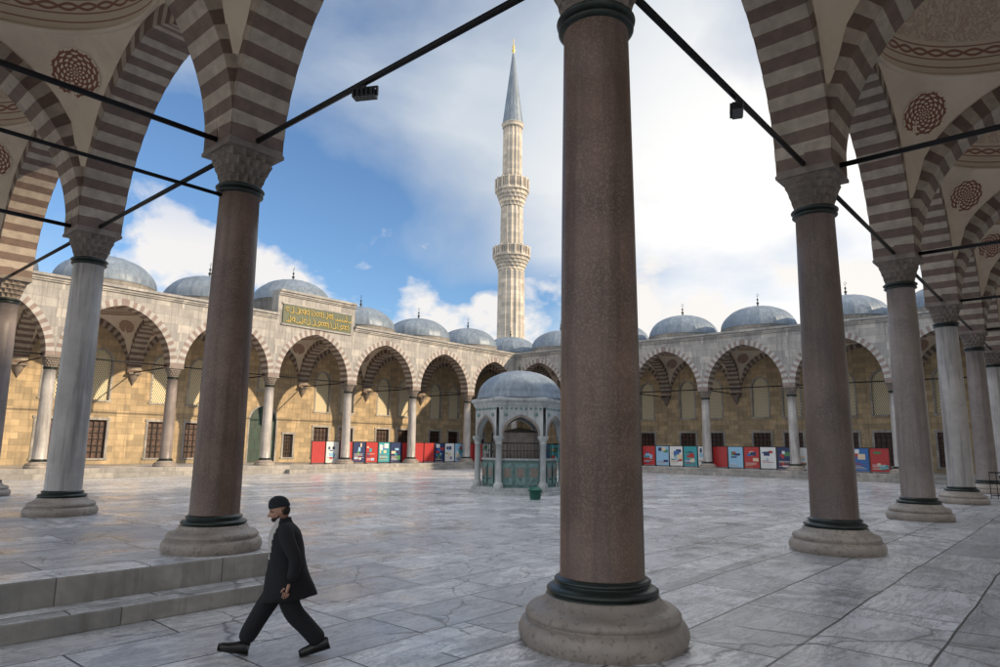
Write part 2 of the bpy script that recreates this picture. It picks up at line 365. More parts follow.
# ------------------------------------------------------------ vaults
W=S/2-T/2; E=.9
def vault_mesh(name,drum=.95):
    b=MB(); n=96; rows=[]; RS=W*sqrt(2)
    K=12
    for k in range(K+1):
        row=[]
        for j in range(n):
            th=2*pi*j/n; rs=W/max(abs(cos(th)),abs(sin(th))); zl=sqrt(max(0,2*W*W-rs*rs))
            z=zl+(W-zl)*k/K; r=sqrt(max(0,2*W*W-z*z)); row.append(b.vert(r*cos(th),r*sin(th),z+E))
        rows.append(row)
    for k in range(K):
        for j in range(n): b.face((rows[k][j],rows[k+1][j],rows[k+1][(j+1)%n],rows[k][(j+1)%n]),0,True)
    zt=E+W
    b.rev([(W,zt),(W-.10,zt+.0),(W-.13,zt+.06),(W-.08,zt+.12),(W-.02,zt+.16)],n,0)
    hd=2.9; Kd=18; rr=[]
    for k in range(Kd+1):
        a=k/Kd*pi/2; rr.append([b.vert((W-.02)*cos(a)*cos(2*pi*j/n),(W-.02)*cos(a)*sin(2*pi*j/n),zt+.16+hd*sin(a)) for j in range(n)])
    for k in range(Kd):
        for j in range(n):
            b.face((rr[k][j],rr[k+1][j],rr[k+1][(j+1)%n],rr[k][(j+1)%n]),1,True,[(j/n,k/Kd),(j/n,(k+1)/Kd),((j+1)/n,(k+1)/Kd),((j+1)/n,k/Kd)])
    for q in range(4):
        az=pi/4+q*pi/2; el=radians(34.5); R=RS-.02
        d=Vector((cos(el)*cos(az),cos(el)*sin(az),sin(el))); e1=Vector((-sin(az),cos(az),0)); e2=d.cross(e1); rm=.60
        g=[]
        for k in range(7):
            row=[]
            for j in range(40):
                t=2*pi*j/40; p=(d*RS+e1*(rm*k/6*cos(t))+e2*(rm*k/6*sin(t))).normalized()*R
                row.append((b.vert(p.x,p.y,p.z+E),(.5+.5*k/6*cos(t),.5+.5*k/6*sin(t))))
            g.append(row)
        for k in range(6):
            for j in range(40):
                c=[g[k][j],g[k][(j+1)%40],g[k+1][(j+1)%40],g[k+1][j]]
                b.face([x[0] for x in c],2,True,[x[1] for x in c])
    zr=4.85; rh=3.42; h2=S/2
    for j in range(n):
        pts=[]
        for q in (j,j+1):
            th=2*pi*q/n; rs=h2/max(abs(cos(th)),abs(sin(th))); pts.append((rh*cos(th),rh*sin(th),rs*cos(th),rs*sin(th)))
        a,c=pts; b.quad((a[0],a[1],zr),(a[2],a[3],zr),(c[2],c[3],zr),(c[0],c[1],zr),mi=3)
    b.rev([(rh,zr,4),(rh,zr+drum,4),(rh+.08,zr+drum+.02,3),(rh+.08,zr+drum+.1,3),(rh-.02,zr+drum+.12,3)],48)
    z0=zr+drum+.12; ro=rh-.02; ho=2.2; N2=128
    pr=[(ro*cos(a*pi/2/14),z0+ho*sin(a*pi/2/14)) for a in range(14)]+[(.12,z0+ho)]
    def rf(r,z,th,k): return r+(.075 if int(round(th/(2*pi)*N2))%8==0 else 0)*(r>.3)
    b.rev(pr,N2,3,rf=rf,sm=True)
    zf=z0+ho-.02
    b.rev([(.16,zf),(.10,zf+.15),(.05,zf+.2),(.13,zf+.33),(.13,zf+.4),(.04,zf+.5),(.04,zf+.6),(.09,zf+.68),(.09,zf+.74),(.02,zf+.84),(.015,zf+1.05)],12,5)
    for k in range(14):
        t=radians(-60+k*22); t2=radians(-60+(k+1)*22)
        b.tube((0,.11*sin(t+pi/2+1.05),zf+1.16+.11*cos(t+pi/2+1.05)),(0,.11*sin(t2+pi/2+1.05),zf+1.16+.11*cos(t2+pi/2+1.05)),.018,5,5)
    return b.mesh(name,['plaster','dome_in','medal','lead','facade','bronze'])
VM=vault_mesh('vault'); VG=vault_mesh('vault_gate',2.2)
for i in range(-1,NX+1):
    for j in range(-1,NY+1):
        if -1<i<NX and -1<j<NY: continue
        x=A0+(i+.5)*S; y=B0+(j+.5)*S
        par=arc['s'] if j==-1 else arc['n'] if j==NY else arc['w'] if i==-1 else arc['e']
        obj('domed_vault',VG if (i==3 and j==NY) else VM,(x,y,ZS),0,par)
# ------------------------------------------------------------ outer walls north and east; unseen south and west opened with added arches for skylight
def wall_mesh(name,openings,ztop,zbot=-.6,depth=.22,thick=1.2,mats=None):
    b=MB(); xs={0,S}
    for o in openings:
        for k in range(13): xs.add(round(o[0]-o[1]*cos(pi*k/12),4))
    xs=sorted(xs)
    def top(o,x):
        u=min(1,abs(x-o[0])/o[1]); return o[3]+o[4]*(1-u**1.9)**.62 if o[4] else o[3]
    for a,c in zip(xs,xs[1:]):
        mid=(a+c)/2; ops=sorted([o for o in openings if abs(mid-o[0])<o[1]],key=lambda o:o[2]); za=zc=zbot
        for o in ops:
            b.quad((a,0,za),(c,0,zc),(c,0,o[2]),(a,0,o[2]),mi=0)
            ta,tc_=top(o,a),top(o,c)
            b.quad((a,0,ta),(c,0,tc_),(c,depth,tc_),(a,depth,ta),mi=1)
            b.quad((a,0,o[2]),(c,0,o[2]),(c,depth,o[2]),(a,depth,o[2]),mi=1)
            b.quad((a,depth,o[2]),(c,depth,o[2]),(c,depth,tc_),(a,depth,ta),mi=o[5])
            za,zc=ta,tc_
        b.quad((a,0,za),(c,0,zc),(c,0,ztop),(a,0,ztop),mi=0)
    for o in openings:
        for sg in (-1,1):
            x=o[0]+sg*o[1]; b.quad((x,0,o[2]),(x,depth,o[2]),(x,depth,o[3]),(x,0,o[3]),mi=1)
        w,z0,z1=o[1],o[2],o[3]
        if not o[4]:
            b.box(o[0]-w-.18,o[0]-w,-.05,.02,z0,z1,1); b.box(o[0]+w,o[0]+w+.18,-.05,.02,z0,z1,1)
            b.box(o[0]-w-.24,o[0]+w+.24,-.09,.02,z1+.001,z1+.2,1); b.box(o[0]-w-.24,o[0]+w+.24,-.10,.02,z0-.14,z0-.001,1)
            for k in range(1,4): b.box(o[0]-w+k*w/2-.02,o[0]-w+k*w/2+.02,.12,.16,z0,z1,5)
            for k in range(1,6): b.box(o[0]-w,o[0]+w,.105,.118,z0+(z1-z0)*k/6-.02,z0+(z1-z0)*k/6+.02,5)
        else:
            K=16
            for k in range(K):
                x0=-w+2*w*k/K; x1=-w+2*w*(k+1)/K
                t0,t1=top(o,o[0]+x0),top(o,o[0]+x1)
                sc=1+.14/w
                b.quad((o[0]+x0,-.03,t0),(o[0]+x1,-.03,t1),(o[0]+x1*sc,-.03,t1+.14),(o[0]+x0*sc,-.03,t0+.14),mi=1)
            for sg in (-1,1):
                a,c=sorted((o[0]+sg*w,o[0]+sg*(w+.14))); b.box(a,c,-.03,.01,z0,z1,1)
            b.box(o[0]-w-.2,o[0]+w+.2,-.08,.02,z0-.14,z0-.001,1)
    b.quad((0,thick,zbot),(S,thick,zbot),(S,thick,ztop),(0,thick,ztop),mi=0)
    b.box(0,S,-.12,thick+.15,ztop,ztop+.3,1)
    return b.mesh(name,['ashlar','facade','wood','lattice','gdoor','iron'])
up=[(S/2-1.5,.8,4.9,7.9,.9,3),(S/2+1.5,.8,4.9,7.9,.9,3)]
lo=[(S/2-1.5,.85,.45,3.35,0,2),(S/2+1.5,.85,.45,3.35,0,2)]
WT=ZS+TOP-.15
WM=wall_mesh('wall_bay',up+lo,WT)
WD=wall_mesh('gate_wall_bay',[(S/2,1.35,-.02,3.9,1.2,4)]+[(S/2-2.7,.5,.45,2.6,0,2),(S/2+2.7,.5,.45,2.6,0,2),(S/2,.7,6.6,8.7,.8,3)],WT)
xw0=A0-S+.35; xw1=A0+(NX+1)*S-.35; yw0=B0-S+.35; yw1=B0+(NY+1)*S-.35
for i in range(-1,NX+1):
    x=A0+i*S
    obj('back_wall',WD if i==3 else WM,(x,yw1,0),0,arc['n'])
    obj('wall_arch',AW,(x,B0+(NY+1)*S,ZS-.009),0,arc['n']); obj('transverse_arch',AT,(x,B0-S,ZS-.009),0,arc['s'])
for j in range(-1,NY+1):
    y=B0+j*S
    obj('back_wall',WM,(xw1,y+S,.004),-pi/2,arc['e'])
    obj('wall_arch',AW,(A0+(NX+1)*S,y,ZS-.012),pi/2,arc['e']); obj('transverse_arch',AT,(A0-S,y,ZS-.012),pi/2,arc['w'])
cb=MB(); cb.rev([(.02,-1.),(.12,-.8),(.22,-.6),(.26,-.55),(.34,-.3),(.42,-.1),(.5,-.08),(.5,0)],16,0); cb.box(-.5,.5,-.5,.5,-.12,-.001,0)
CB=cb.mesh('corbel',['capital'])
for i in range(NX+1):
    obj('corbel',CB,(A0+i*S,yw1-.05,ZS),0,arc['n'])
for j in range(NY+1):
    obj('corbel',CB,(xw1-.05,B0+j*S,ZS),0,arc['e'])
gx=A0+3*S; gy=B0+NY*S-T/2; PZ=ZS-.92
b=MB(); b.box(.45,S-.45,-.10,0,PZ+5.35,PZ+7.0,0); b.box(.35,S-.35,-.14,-.002,PZ+5.22,PZ+5.349,1); b.box(.35,S-.35,-.14,-.002,PZ+7.001,PZ+7.12,1)
rr=random.Random(3)
for row in range(2):
    zc=PZ+5.78+row*.78
    x=.7
    while x<S-.8:
        w=rr.uniform(.2,.5); typ=rr.random()
        pts=[]
        for k in range(9):
            t=k/8
            if typ<.4: pts.append((x+.05+.04*sin(t*5),-.125,zc-.25+.55*t))
            elif typ<.75: pts.append((x+w*t,-.125,zc-.18-.12*sin(pi*t)+.1*t))
            else: pts.append((x+.15*cos(t*5.5)+.1,-.125,zc+.02+.15*sin(t*5.5)))
        for p,q in zip(pts,pts[1:]): b.tube(p,q,.035,2,5)
        x+=w*.62
obj('inscription_panel',b.mesh('inscription_panel',['greenpanel','facade','gold']),(gx,gy,0),0,arc['n'])
# ------------------------------------------------------------ floors
def slab(name,x0,x1,y0,y1,z0,z1,mat,parent=None,bev=.03):
    b=MB(); b.box(x0,x1,y0,y1,z0,z1,0,1)
    o=obj(name,b.mesh(name,[mat,'step']),(0,0,0),0,parent); bevel(o,bev,2); return o
b=MB(); b.quad((-3000,-3000,-DROP-.03),(3000,-3000,-DROP-.03),(3000,3000,-DROP-.03),(-3000,3000,-DROP-.03)); obj('ground',b.mesh('ground',['ground']))
b=MB(); b.quad((xw0-1.2,yw0-1.2,-DROP),(xw1,yw0-1.2,-DROP),(xw1,yw1,-DROP),(xw0-1.2,yw1,-DROP)); obj('courtyard_paving',b.mesh('court',['court']))
EO=.46*H; xe0=A0+EO; ye0=B0+EO; xe1=A0+NX*S-EO; ye1=B0+NY*S-EO
YP=5.88*H
gf=empty('arcade_floor')
slab('portico_floor',xw0-1.2,xw1,yw0-1.2,ye0,-DROP-.01,0,'gfloor',gf)
slab('gate_side_floor',xe0+.001,xw1,ye1,yw1,-DROP-.01,0,'gfloor',gf)
slab('east_floor',xe1,xw1,ye0+.001,ye1-.001,-DROP-.01,.0,'gfloor',gf)
slab('west_floor',xw0-1.2,xe0,YP,yw1,-DROP-.01,.0,'gfloor',gf)
slab('lower_step',xw0-1.2,xe0,YP-.62,YP-.002,-DROP-.01,-DROP+.25,'gfloor',gf)
slab('edge_step',xe0+.002,xe1-.4,ye1-.42,ye1-.002,-DROP-.01,-.30,'step',gf)
slab('edge_step',xe1-.40,xe1-.002,ye0+.4,ye1-.44,-DROP-.01,-.30,'step',gf)
slab('gate_step',gx+1.2,gx+S-1.2,ye1-1.0,ye1-.424,-DROP-.01,-.31,'step',gf)
# ------------------------------------------------------------ prayer hall block south of the court (its shadow covers the court)
hall=empty('mosque_prayer_hall')
hy=-34.
b=MB(); b.box(xw0-10,xw1+30,hy-45,hy,-.6,26.,0); b.box(xw0-10.4,xw1+30.4,hy-45.4,hy+.4,26.,27.2,1)
for k in range(20):
    x=xw0-6+k*5.
    for z in (6,14,20): b.box(x,x+1.8,hy-.01,hy+.03,z,z+3.2,2)
xm=(xw0+xw1)/2; ym=hy-23
b.rev([(13,27.2,1),(13,33,1),(13.3,33.2,1),(13.3,33.6,3)]+[(12.8*cos(a*pi/24),33.6+9*sin(a*pi/24),3) for a in range(12)]+[(.2,42.6,3)],64,cx=xm,cy=ym)
obj('hall_body',b.mesh('hall',['ashlar','facade','lattice','lead']),(0,0,0),0,hall)
# ------------------------------------------------------------ minaret
b=MB()
def fl(n,d): 
    return lambda r,z,th,k: r*(1-d*abs(cos(n*th/2)))
h=H
zb1,zr1,zb2,zr2,zc0,zc1=14.2*h,16.0*h,19.3*h,21.5*h,26.2*h,32.4*h
def sh(r0,z0,r1,z1,n=2): return [(r0+(r1-r0)*k/n,z0+(z1-z0)*k/n) for k in range(n+1)]
b.rev([(2.6,-.6),(2.6,10.),(2.3,11.5),(1.95,13)],8,0,sm=False)
b.rev(sh(1.92,13,1.82,zb1),96,0,rf=fl(16,.10),sm=False)
def balcony(z0,z1,r,R):
    hh=z1-z0; pr=[];inf=[]
    zc=z0+hh*.55
    for k in range(4):
        for f in (0,.5,.96,1):
            pr.append((0,z0+(zc-z0)*(k+f)/4)); inf.append((k,f))
    def rf(rr,z,th,i):
        k,f=inf[i]; q=r+(R-r)*((k+f**1.5)/4); return q-(.2*abs(cos(10*th+(k%2)*pi/2))*f if f<1 else 0)
    b.rev(pr,120,0,rf=rf,sm=False)
    b.rev([(R,zc),(R+.12,zc+.02),(R+.12,zc+.2),(R+.02,zc+.22),(R+.02,z1-.15),(R+.12,z1-.13),(R+.12,z1),(R-.2,z1),(R-.2,zc+.2),(r-.3,zc+.2)],16,0,sm=False)
    for k in range(16):
        a=2*pi*k/16; x,y=(R+.02)*cos(a),(R+.02)*sin(a); b.box(x-.11,x+.11,y-.11,y+.11,zc+.2,z1+.12,0)
        a0=2*pi*(k+.5)/16; 
        for q in (-.3,0,.3):
            aa=a0+q*2*pi/16; x,y=(R+.03)*cos(pi/16)*cos(aa),(R+.03)*cos(pi/16)*sin(aa); b.box(x-.05,x+.05,y-.05,y+.05,zc+.45,z1-.3,2)
balcony(zb1,zr1,1.8,2.5); b.rev(sh(1.62,zb1+1.5,1.55,zb2),96,0,rf=fl(16,.10),sm=False)
balcony(zb2,zr2,1.55,2.3); b.rev(sh(1.40,zb2+1.5,1.36,zc0-.6),96,0,rf=fl(16,.10),sm=False)
b.rev([(1.36,zc0-.62),(1.5,zc0-.5),(1.5,zc0-.2),(1.62,zc0),(1.5,zc0+.1)],32,0,sm=False)
b.rev([(1.52,zc0+.05),(1.35,zc0+1.2),(.16,zc1)],16,1,sm=False)
b.rev([(.16,zc1),(.1,zc1+.2),(.28,zc1+.5),(.1,zc1+.8),(.22,zc1+1.1),(.07,zc1+1.35),(.05,zc1+2.4)],12,3)
obj('minaret',b.mesh('minaret',['minstone','lead','capital','gold']),(38.4*H,32.5*H,0),.1)
# ------------------------------------------------------------ fountain
YAW=.7184
Ff=20.1*H; fx=Ff*cos(YAW)+.62*H*sin(YAW); fy=Ff*sin(YAW)-.62*H*cos(YAW)
b=MB(); n6=6; fr=2.35; ph=YAW+pi+pi/6
def hexring(prof,mi): b.rev([(p[0],p[1],mi) for p in prof],6,mi,sm=False,ph=ph,cap=True)
g0=-DROP
hexring([(2.95,g0),(2.95,g0+.16),(2.7,g0+.17),(2.7,g0+.34),(2.5,g0+.345)],0)
z1=1.25
b.rev([(2.05,g0+.3,1),(2.05,z1-.12,0),(2.16,z1-.1,0),(2.16,z1,0),(1.7,z1,0)],6,sm=False,ph=ph)
for k in range(6):
    a=ph+k*pi/3; x,y=fr*cos(a),fr*sin(a)
    b.rev([(.26,g0+.3),(.26,g0+.55),(.2,g0+.6),(.17,g0+.7),(.155,1.95),(.19,1.97),(.19,2.04),(.17,2.06),(.24,2.22),(.30,2.3),(.30,2.42)],16,0,cx=x,cy=y)
    a2=a+pi/3; P=Vector((fr*cos(a),fr*sin(a),0)); Q=Vector((fr*cos(a2),fr*sin(a2),0)); d=(Q-P); L=d.length; d/=L; nrm=Vector((d.y,-d.x,0))
    hw=L/2-.24; sp=2.42; rs=1.0
    xs=[-L/2]+[-hw*cos(pi*q/24) for q in range(25)]+[L/2]
    def zt(x):
        u=abs(x)/hw
        return sp if u>=1 else sp+rs*((1-u**2)**.5*.88+.12*(1-u)**2.)
    def w3(x,z,o): p=P+d*(x+L/2)+nrm*o; return (p.x,p.y,z)
    for xa,xb in zip(xs,xs[1:]):
        for o in (.17,-.17): b.quad(w3(xa,zt(xa),o),w3(xb,zt(xb),o),w3(xb,4.05,o),w3(xa,4.05,o),mi=0)
        b.quad(w3(xa,zt(xa),-.17),w3(xb,zt(xb),-.17),w3(xb,zt(xb),.17),w3(xa,zt(xa),.17),mi=0)
        if abs(xa)<=hw and abs(xb)<=hw and xa>-L/2 and xb<L/2:
            b.quad(w3(xa,zt(xa),.2),w3(xb,zt(xb),.2),w3(xb*1.08,zt(xb)+.12,.2),w3(xa*1.08,zt(xa)+.12,.2),mi=2)
    for sx_ in (-1,1):
        c_=w3(sx_*(L/2-.36),3.55,.18)
        b.ell(c_,(.10,.10,.10),1,10,8)
    for q in range(9):
        c_=w3(-L/2+L*(q+.5)/9,3.86,.175); b.ell(c_,(.07,.07,.07),1,8,6)
    for q in range(3):
        p0=P*.9+ (Q-P)*.9*((q+.12)/3); p1=P*.9+(Q-P)*.9*((q+.88)/3)
        for zz0,zz1,mt,of in ((g0+.5,z1-.25,1,.02),(g0+.9,z1-.5,2,.035)):
            sh_=0 if mt==1 else .12
            A_=p0+(p1-p0)*sh_+nrm*of; B_=p1-(p1-p0)*sh_+nrm*of
            b.quad((A_.x,A_.y,zz0),(B_.x,B_.y,zz0),(B_.x,B_.y,zz1),(A_.x,A_.y,zz1),mi=mt)
        pm=(p0+p1)/2; b.tube((pm+nrm*.02)+Vector((0,0,g0+.8)),(pm+nrm*.16)+Vector((0,0,g0+.78)),.025,3,6)
    P9=P*.93; Q9=Q*.93
    for q in range(1,12):
        p_=P9+(Q9-P9)*q/12; b.tube((p_.x,p_.y,z1),(p_.x,p_.y,2.05),.018,3,5)
    b.tube((P9.x,P9.y,2.05),(Q9.x,Q9.y,2.05),.03,3,6); b.tube((P9.x,P9.y,1.65),(Q9.x,Q9.y,1.65),.02,3,6)
hexring([(2.5,3.9),(2.6,4.05),(2.62,4.07),(2.62,4.15),(2.78,4.28),(2.78,4.40),(2.5,4.46)],0)
N2=96
b.rev([(2.40,4.44,4),(2.40,4.62,4)]+[(2.36*cos(a*pi/24),4.62+1.45*sin(a*pi/24),4) for a in range(12)]+[(.08,6.07,4)],N2,4,rf=lambda r,z,th,k:r+(.035 if int(round((th-0)/(2*pi)*N2))%6==0 and r>.3 else 0))
b.rev([(.1,6.05),(.05,6.15),(.1,6.25),(.03,6.35),(.02,6.5)],10,3)
b.rev([(1.5,.9,2),(1.5,2.6,2),(.1,2.9,2)],6,sm=False,ph=ph)
obj('ablution_fountain',b.mesh('fountain',['font','fontp','capital','bronze','lead']),(fx,fy,-DROP*.045),0,None,(.94,.94,.955))
b=MB(); b.rev([(.25,0),(.32,.75),(.36,.76),(.36,.82),(.3,.84),(.22,1.0),(.02,1.04)],20,0); b.box(-.2,.2,-.37,-.33,.55,.6,1)
rF=17.6*H; obj('waste_bin',b.mesh('bin',['bin','iron']),(rF*cos(YAW)+.95*H*sin(YAW),rF*sin(YAW)-.95*H*cos(YAW),-DROP),YAW,None,(.95,.95,.55))
# ------------------------------------------------------------ poster boards
cols={'red':(.38,.03,.03),'blue':(.03,.12,.34),'white':(.62,.63,.62),'teal':(.03,.28,.32),'navy':(.015,.03,.10),'green':(.06,.2,.08),'sky':(.25,.45,.62),'cream':(.6,.5,.35)}
for k,v in cols.items(): M['p_'+k]=plain('print_'+k,v,.35,0,.12,2)
ck=['p_'+k for k in cols]
def board(x,y,rot,w,seed):
    r=random.Random(seed); b=MB(); hh=1.95
    if r.random()<.3:
        b.box(0,w,-.02,.02,.12,hh,1)
    else:
        bg=r.choice([2,3,4,5,3,7,1]); b.box(0,w,-.02,.02,.12,hh,bg+0)
        for k in range(r.randint(4,8)):
            c=r.choice([i for i in range(1,9) if i!=bg]); x0=r.uniform(.08,w*.6); x1=min(w-.08,x0+r.uniform(.15,.6)); z0=r.uniform(.25,1.55); z1=min(hh-.1,z0+r.uniform(.1,.45))
            b.box(x0,x1,-.026-.001*k,-.021,z0,z1,c)
        for k in range(r.randint(2,6)):
            z=.3+k*.11; b.box(.12,w*r.uniform(.5,.9),-.040,-.021,z,z+.035,r.choice([3,1,8]))
    b.box(-.03,0,-.04,.04,0,hh+.06,0); b.box(w,w+.03,-.04,.04,0,hh+.06,0); b.box(0,w,-.035,.035,hh,hh+.05,0)
    b.box(-.03,.03,-.3,.3,0.001,.04,0)
    obj('exhibition_board',b.mesh('board',['iron']+ck),(x,y,0),rot)
xx=A0+3.62*S; k=0
while xx<A0+6.85*S:
    board(xx,B0+NY*S+.75,0,1.35,100+k); xx+=1.46; k+=1
yy=B0+5.6*S
while yy>B0+1.2*S:
    if not (B0+1.52*S<yy<B0+1.95*S): board(A0+NX*S+.75,yy,-pi/2,1.35,200+k)
    yy-=1.46; k+=1
# ------------------------------------------------------------ floodlights on rods & extra rod
def flood(x,y,rot):
    b=MB(); b.tube((0,0,.06),(0,0,-.22),.02,0,8); b.box(-.22,.22,-.10,.12,-.42,-.22,0); b.box(-.2,.2,-.115,-.101,-.40,-.24,1)
    for q in range(5): b.box(-.2+q*.09,-.18+q*.09,.12,.17,-.41,-.23,0)
    b.box(-.26,-.222,-.03,.03,-.35,-.15,0); b.box(.222,.26,-.03,.03,-.35,-.15,0); b.box(-.26,.26,-.03,.03,-.15,-.12,0)
    o=obj('floodlight',b.mesh('floodlight',['lamp','glass']),(x,y,ZS+.05),rot,None,(.8,.7,.6)); return o
flood(A0,B0+.53*S,pi/2+.5); flood(A0+.52*S,B0,.4)
b=MB(); b.tube((A0-S+.4,B0+S,ZN-.05),(A0-.3,B0+S,ZN-.05),.035,0,8)
obj('iron_tie_rod',b.mesh('tie_rod',['iron']))
b=MB()
for k in range(12): b.tube((k*.22,0,0),(k*.22,0,1.0),.014,0,6)
b.tube((0,0,1.0),(2.42,0,1.0),.025,0,8); b.tube((0,0,.12),(2.42,0,.12),.018,0,8)
obj('iron_railing',b.mesh('railing',['iron']),(A0+3.5*S,B0-.45,0),-pi/2)
# ------------------------------------------------------------ man
man=empty('walking_man',(2.57*H,4.06*H,-DROP),radians(147)); man.scale=(1.04,1.04,1.03)
def skin(name,vs,es,rs,mat,lv=2):
    me=bpy.data.meshes.new(name); me.from_pydata(vs,es,[]); me.materials.append(M[mat]); o=obj(name,me,parent=man)
    o.modifiers.new('skin','SKIN')
    for i,r in enumerate(rs): 
        sv=me.skin_vertices[0].data[i]; sv.radius=(r,r) if not isinstance(r,tuple) else r; sv.use_root=(i==0)
    s=o.modifiers.new('sub','SUBSURF'); s.levels=lv; s.render_levels=lv
    o.modifiers['skin'].use_smooth_shade=True
    return o
vs=[(0,0,.90),(.02,0,1.08),(.05,0,1.26),(.07,0,1.38),(.09,0,1.45),
 (.02,.10,.84),(.0,.11,.66),(-.08,.10,.47),(-.24,.10,.31),(-.40,.10,.13),
 (.02,-.10,.84),(.13,-.10,.66),(.25,-.09,.48),(.345,-.09,.30),(.44,-.09,.12),
 (.06,.17,1.36),(.0,.26,1.22),(-.08,.30,1.08),(-.07,.31,.95),(-.03,.30,.84),
 (.06,-.17,1.36),(.05,-.25,1.22),(.05,-.275,1.09),(.09,-.27,.97),(.14,-.25,.86)]
es=[(0,1),(1,2),(2,3),(3,4),(0,5),(5,6),(6,7),(7,8),(8,9),(0,10),(10,11),(11,12),(12,13),(13,14),(3,15),(15,16),(16,17),(17,18),(18,19),(3,20),(20,21),(21,22),(22,23),(23,24)]
rs=[(.14,.16),.145,.15,.12,.055,.13,.125,.115,.105,.105,.13,.125,.118,.108,.105,.09,.085,.078,.070,.064,.09,.085,.078,.070,.064]
skin('body',vs,es,rs,'trouser')
rings=[(.62,-.03,.29,.26),(.72,-.02,.275,.255),(.84,-.005,.245,.245),(.95,.01,.215,.23),(1.05,.02,.20,.225),(1.13,.03,.195,.23),(1.20,.04,.195,.235),(1.27,.05,.19,.235),(1.35,.06,.17,.225),(1.40,.065,.135,.185),(1.435,.075,.10,.125),(1.47,.085,.09,.088),(1.50,.085,.085,.082)]
b=MB(); n=64; rows=[]
for k,(z,cx,dx,dy) in enumerate(rings):
    row=[]
    for j in range(n):
        t=2*pi*j/n; wv=1+.05*sin(5*t+z*9)*max(0,1.1-z)/.46+.016*sin(9*t+z*31)+.012*sin(z*60+t*3)
        zz=z+(-.03*cos(t) if k<2 else 0)
        row.append(b.vert(cx+dx*cos(t)*wv,dy*sin(t)*wv,zz))
    rows.append(row)
for k in range(len(rows)-1):
    for j in range(n):
        t=2*pi*(j+.5)/n; t=(t+pi)%(2*pi)-pi; z=rings[k][0]
        sh_=(z>=1.05 and -.45<t<.42+1.5*max(0,z-1.05))
        b.face((rows[k][j],rows[k][(j+1)%n],rows[k+1][(j+1)%n],rows[k+1][j]),1 if sh_ else 0,True)
o=obj('coat',b.mesh('coat',['coat','shirt']),parent=man); sd=o.modifiers.new('s','SUBSURF'); sd.levels=1; sd.render_levels=1
so=o.modifiers.new('t','SOLIDIFY'); so.thickness=.012
hc=Vector((.135,0,1.585))
head=empty('head'); head.parent=man; head.location=hc; head.rotation_euler=(0,radians(14),radians(8)); head.scale=(1.08,1.08,1.08)
def hf(x,y,z):
    if z<0: k=1+z*2.2; y*=max(.62,k); 
    if x>0:
        x*=.93
        if z<-.02: x+=.012*(1-min(1,abs(y)/.05))
        if abs(y)<.02 and -.045<z<.012: x+=.036*(1-abs(y)/.02)*(1-(z+.045)/.06*.75)
        if .012<z<.035: x+=.007
        if -.012<z<.012 and .018<abs(y)<.045: x-=.010
        if -.066<z<-.056 and abs(y)<.025: x-=.004
    else: x*=1.04
    return x,y,z
b=MB(); b.ell((0,0,0),(.100,.078,.122),0,40,36,hf)
for sg in (1,-1):
    b.ell((.079,sg*.031,.0),(.012,.014,.009),2,10,8)
    b.ell((-.005,sg*.079,-.005),(.018,.010,.034),0,12,8)
    b.ell((-.01,sg*.085,-.005),(.008,.004,.018),1,8,6)
    b.ell((.093,sg*.033,.022),(.006,.019,.005),1,10,6)
b.ell((.088,0,-.062),(.01,.024,.006),3,10,6)
o=obj('face',b.mesh('face',['skin','hair','eye','skin']),parent=head)
b=MB()
def bf(x,y,z):
    x,y,z=hf(x,y,z); return x*1.06,y*1.07,z
rows=[]
for k in range(15):
    ph_=-pi/2+k/14*(pi/2-.50); row=[]
    for j in range(32):
        t=-1.6+3.2*j/31; x,y,z=.105*cos(ph_)*cos(t),.080*cos(ph_)*sin(t),.132*sin(ph_)
        if k>9 and abs(t)<.5: z-=.022*(1-abs(t)/.5)
        if k>9 and abs(t)>1.1: z+=.05*(abs(t)-1.1)/.5
        x,y,z=bf(x,y,z); row.append(b.vert(x,y,z+(.0)))
    rows.append(row)
for k in range(14):
    for j in range(31): b.face((rows[k][j],rows[k][j+1],rows[k+1][j+1],rows[k+1][j]),0,True)
o=obj('beard',b.mesh('beard',['hair']),parent=head)
b=MB(); b.rev([(1.03,.036,0),(1.08,.040,0),(1.09,.068,0),(1.04,.072,0),(1.02,.092,0),(.9,.118,0),(.68,.138,0),(.35,.150,0),(.02,.152,0)],40,0)
me=b.mesh('cap',['cap'])
for v in me.vertices: v.co.x*=.101; v.co.y*=.083; v.co.x-=.004; v.co.z+=(-.02*(-v.co.x/.1) if v.co.x<0 else 0)
obj('knit_cap',me,parent=head)
b=MB(); b.ell((-.042,0,-.015),(.066,.079,.062),0,20,14); obj('hair',b.mesh('hair',['hair']),parent=head)
skin('neck',[(.085,0,1.42),(.105,0,1.48),(.12,0,1.54)],[(0,1),(1,2)],[.06,.055,.055],'skin')
def hand(name,w,d,side):
    d=Vector(d).normalized(); out=Vector((0,side,0)); fwd=Vector((1,0,0)); fwd=(fwd-d*fwd.dot(d)).normalized()
    w=Vector(w)
    vs=[w-d*.03,w+d*.03,w+d*.075]; es=[(0,1),(1,2)]; rs=[(.024,.02),(.036,.018),(.036,.017)]
    skin(name+'_palm',[tuple(v) for v in vs],es,rs,'skin',2)
    for k,(off,L) in enumerate(((.028,.072),(.010,.08),(-.009,.074),(-.026,.058))):
        p=w+d*.065+fwd*off; q=p+d*L*.45-out*.006; r=q+d*L*.33-out*.018; s_=r+d*L*.18-out*.02
        skin(name+'_finger_%d'%k,[tuple(x) for x in (p,q,r,s_)],[(0,1),(1,2),(2,3)],[.0095,.009,.0085,.0075],'skin',1)
    p=w+d*.02+fwd*.028; q=p+d*.03+fwd*.022-out*.006; r=q+d*.03+fwd*.006-out*.006
    skin(name+'_thumb',[tuple(x) for x in (p,q,r)],[(0,1),(1,2)],[.012,.010,.009],'skin',1)
